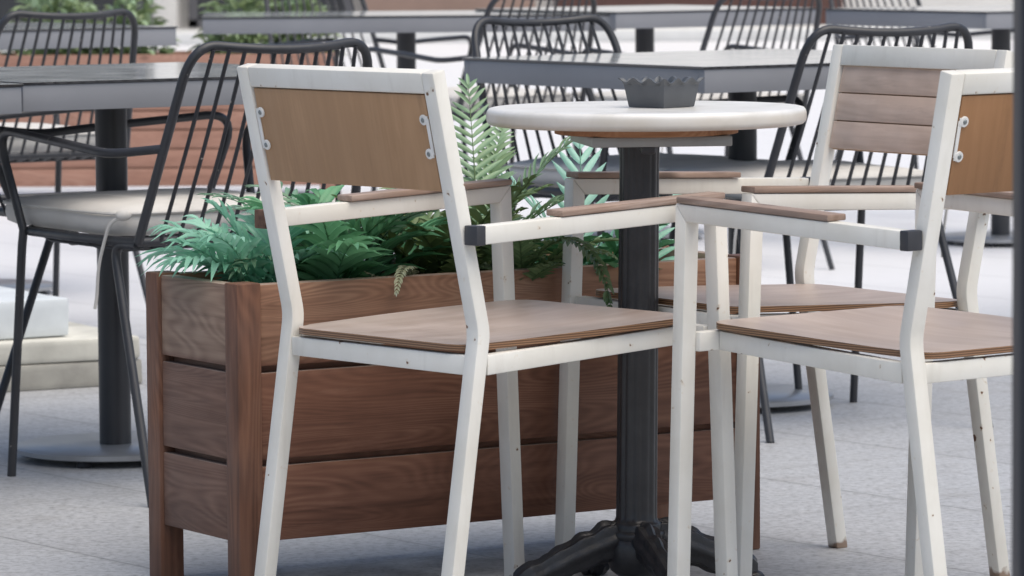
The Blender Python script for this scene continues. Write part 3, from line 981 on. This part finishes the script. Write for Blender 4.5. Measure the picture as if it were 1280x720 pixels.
def shrub(x, y, z, rx, ry, rz_, n, seed, label, mat):
    r = random.Random(seed); L = Leafy()
    for _ in range(n):
        while True:
            p = Vector((r.uniform(-1, 1), r.uniform(-1, 1), r.uniform(-.2, 1)))
            if p.length < 1 and noise.noise(Vector((p.x * 2 + seed, p.y * 2, p.z * 2))) > -.25: break
        d = Vector((p.x + r.uniform(-.6, .6), p.y + r.uniform(-.6, .6), r.uniform(-.1, 1)))
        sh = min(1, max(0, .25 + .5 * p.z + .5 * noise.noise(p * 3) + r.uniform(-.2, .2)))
        L.leaflet(Vector((p.x * rx, p.y * ry, p.z * rz_)), d, Vector((r.uniform(-.3, .3), r.uniform(-.3, .3), 1)), r.uniform(.04, .085), r.uniform(.018, .032), sh, .3, 0, 3)
    for _ in range(7):
        t = Vector((r.uniform(-.7, .7) * rx, r.uniform(-.7, .7) * ry, r.uniform(.4, .9) * rz_))
        L.stem([Vector((0, 0, -.1 * rz_)) * .5, t * .5, t], .006, .1)
    o = L.build('shrub', mat); o.location = (x, y, z)
    return tag(o, label, 'shrub', 'leafy shrubs in the background planter')
shrub(-1.72, 16.5, .47, .19, .18, .34, 800, 31, 'pale green shrub at the left end of the background planter', M['hedge'])
shrub(-1.43, 16.5, .47, .13, .16, .33, 600, 32, 'pale green shrub in the background planter seen through the corner chair spindles', M['hedge'])
shrub(-1.02, 16.5, .47, .15, .18, .36, 700, 33, 'pale green shrub behind the long narrow table, left of the chair bars', M['hedge'])
shrub(-.80, 16.52, .47, .12, .16, .34, 600, 34, 'pale green shrub at the right end of the background planter', M['hedge'])

# ------------------------------------------------------------------ stack of slabs at the left
SY = 29
def slab(cx, cy, z, L, Wd, H, name, mat, lab, rz, cat='slab', bev=.006, grp='stacked slabs at the left'):
    bm = bmesh.new(); box(bm, (0, 0, H / 2), (L, Wd, H))
    bmesh.ops.subdivide_edges(bm, edges=bm.edges[:], cuts=3, use_grid_fill=True)
    for v in bm.verts: v.co += Vector((noise.noise(v.co * 9 + Vector((cx, z, 0))), noise.noise(v.co * 9 + Vector((5, z, 0))), noise.noise(v.co * 7 + Vector((0, z, 9))) * .5)) * .003
    o = finish(name, bm, mat, None, True, bev)
    o.location = (cx, cy, z); o.rotation_euler = (0, 0, R(rz))
    return tag(o, lab, cat, grp)
conc = simple('grey_concrete', (.34, .33, .30), .85, 0, .25, 9, .3, .4, 50)
cream = simple('cream_stone', (.52, .51, .46), .8, 0, .3, 6, .3, .3, 60)
foam = simple('pale_blue_foam', (.62, .66, .69), .5, 0, .1, 9, .4, .15, 12)
sx_, sy_ = -1.27, 9.76
slab(sx_, sy_, .0, .74, .46, .058, 'concrete_slab', conc, 'grey concrete slab on the ground, lowest of the stack at the left', SY)
slab(sx_ - .01, sy_ + .005, .060, .75, .47, .050, 'stone_slab', cream, 'cream stone slab lying on the grey slab at the left', SY - 1.5)
slab(sx_ - .08, sy_ + .01, .113, .56, .44, .085, 'foam_block', foam, 'pale blue block lying on top of the cream slab at the left', SY, 'block')

# ------------------------------------------------------------------ dark post at the right edge, close to the camera
bm = bmesh.new()
box(bm, (0, 0, .8), (.06, .06, 1.6))
bp_ = empty('black_post', (.4388, 3.5, 0), 0)
finish('post_shaft', bm, M['blackpost'], bp_, True, .003)
bm = bmesh.new(); box(bm, (0, 0, .006), (.13, .13, .012))
finish('foot_plate', bm, M['blackpost'], bp_, True, .002)
bm = bmesh.new(); box(bm, (0, 0, 1.606), (.066, .066, .012))
finish('post_cap', bm, M['blackpost'], bp_, True, .003)
tag(bp_, 'blurred near black post along the right edge of the photo', 'post')

# ------------------------------------------------------------------ building far behind
BD = empty('building', (0, 39, 0))
plaster = simple('pale_plaster', (.66, .64, .61), .8, 0, .06, 2)
brown = simple('brown_cladding', (.30, .205, .165), .7, 0, .12, 2)
glass_d = NT('dark_shop_glass'); glass_d.set((.025, .028, .033), .12, 0, .6); glass_d = glass_d.m
frame_m = simple('grey_window_frame', (.10, .10, .11), .5)
step_m = simple('pale_stone_step', (.62, .62, .61), .7, 0, .08, 3)
bm = bmesh.new(); box(bm, (0, .4, 3.6), (60, .3, 7.2)); finish('wall', bm, plaster, BD)
bm = bmesh.new(); box(bm, (-1.2, -1.0, .05), (12, 1.4, .10)); finish('step', bm, step_m, BD, True, .01)
for x0, x1 in ((-9.5, -6.7), (-6.4, -3.3), (-2.9, -1.42)):
    bm = bmesh.new()
    for (cx, w) in ((x0 + .04, .08), (x1 - .04, .08)): box(bm, (cx, .18, 1.4), (w, .1, 2.6))
    box(bm, ((x0 + x1) / 2, .18, 2.74), (x1 - x0, .1, .08)); box(bm, ((x0 + x1) / 2, .18, .14), (x1 - x0, .1, .06))
    w_ = finish('window', bm, frame_m, BD)
    bm = bmesh.new(); box(bm, ((x0 + x1) / 2, .21, 1.43), (x1 - x0 - .16, .02, 2.5)); finish('pane', bm, glass_d, w_)
for cx in (-9.8, -6.55, -3.08):
    bm = bmesh.new(); box(bm, (cx, -.05, 1.75), (.2, .5, 3.5)); finish('pillar', bm, plaster, BD, True, .01)
bm = bmesh.new(); box(bm, (-.55, .15, .5), (1.55, .2, 1.0)); finish('cladding_panel', bm, brown, BD, True, .01)
bm = bmesh.new(); box(bm, (1.7, .18, .36), (2.6, .14, .72)); finish('dado_panel', bm, simple('dark_red_panel', (.10, .045, .035), .5), BD, True, .01)
tag(BD, 'pale shop front far behind the terrace with dark windows, white pillar and brown panel', 'building')

# ------------------------------------------------------------------ ground
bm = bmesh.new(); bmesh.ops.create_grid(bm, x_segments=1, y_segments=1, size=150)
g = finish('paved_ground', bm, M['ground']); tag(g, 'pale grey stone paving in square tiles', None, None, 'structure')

# ------------------------------------------------------------------ camera, light, world
cam = bpy.data.cameras.new('camera')
co = bpy.data.objects.new('camera', cam); col.objects.link(co)
F = 5414.9
cam.sensor_width = 36; cam.sensor_fit = 'HORIZONTAL'
cam.lens = F / 1280 * 36
cam.clip_start = .1; cam.clip_end = 500
co.location = (0, 0, 1.0357)
co.rotation_mode = 'QUATERNION'
co.rotation_quaternion = (Matrix.Rotation(R(90 - 4.8337), 3, 'X') @ Matrix.Rotation(R(-.381), 3, 'Z')).to_quaternion()
cam.dof.use_dof = True
cam.dof.focus_distance = 6.55
cam.dof.aperture_fstop = 15
sc.camera = co

sd = Vector((.34, -.34, 1.1)).normalized()
sun = bpy.data.lights.new('sun', 'SUN'); sun.energy = 2.7; sun.angle = R(75); sun.color = (1, .945, .82)
so = bpy.data.objects.new('sun', sun); col.objects.link(so)
so.rotation_euler = sd.to_track_quat('Z', 'Y').to_euler()
so.location = (3, -3, 8)
w = bpy.data.worlds.new('World'); sc.world = w
w.use_nodes = True
sky = w.node_tree.nodes.new('ShaderNodeTexSky'); sky.sky_type = 'NISHITA'; sky.sun_disc = False
sky.sun_elevation = math.asin(sd.z); sky.sun_rotation = math.atan2(sd.x, sd.y)
sky.air_density = 1.0; sky.dust_density = 3.0; sky.ozone_density = 1.0
bg = w.node_tree.nodes['Background']
w.node_tree.links.new(sky.outputs[0], bg.inputs['Color'])
bg.inputs['Strength'].default_value = .15
sc.view_settings.view_transform = 'Standard'; sc.view_settings.look = 'None'
sc.view_settings.exposure = 0; sc.view_settings.gamma = 1
sc.cycles.max_bounces = 8; sc.cycles.diffuse_bounces = 4
sc.cycles.use_denoising = True
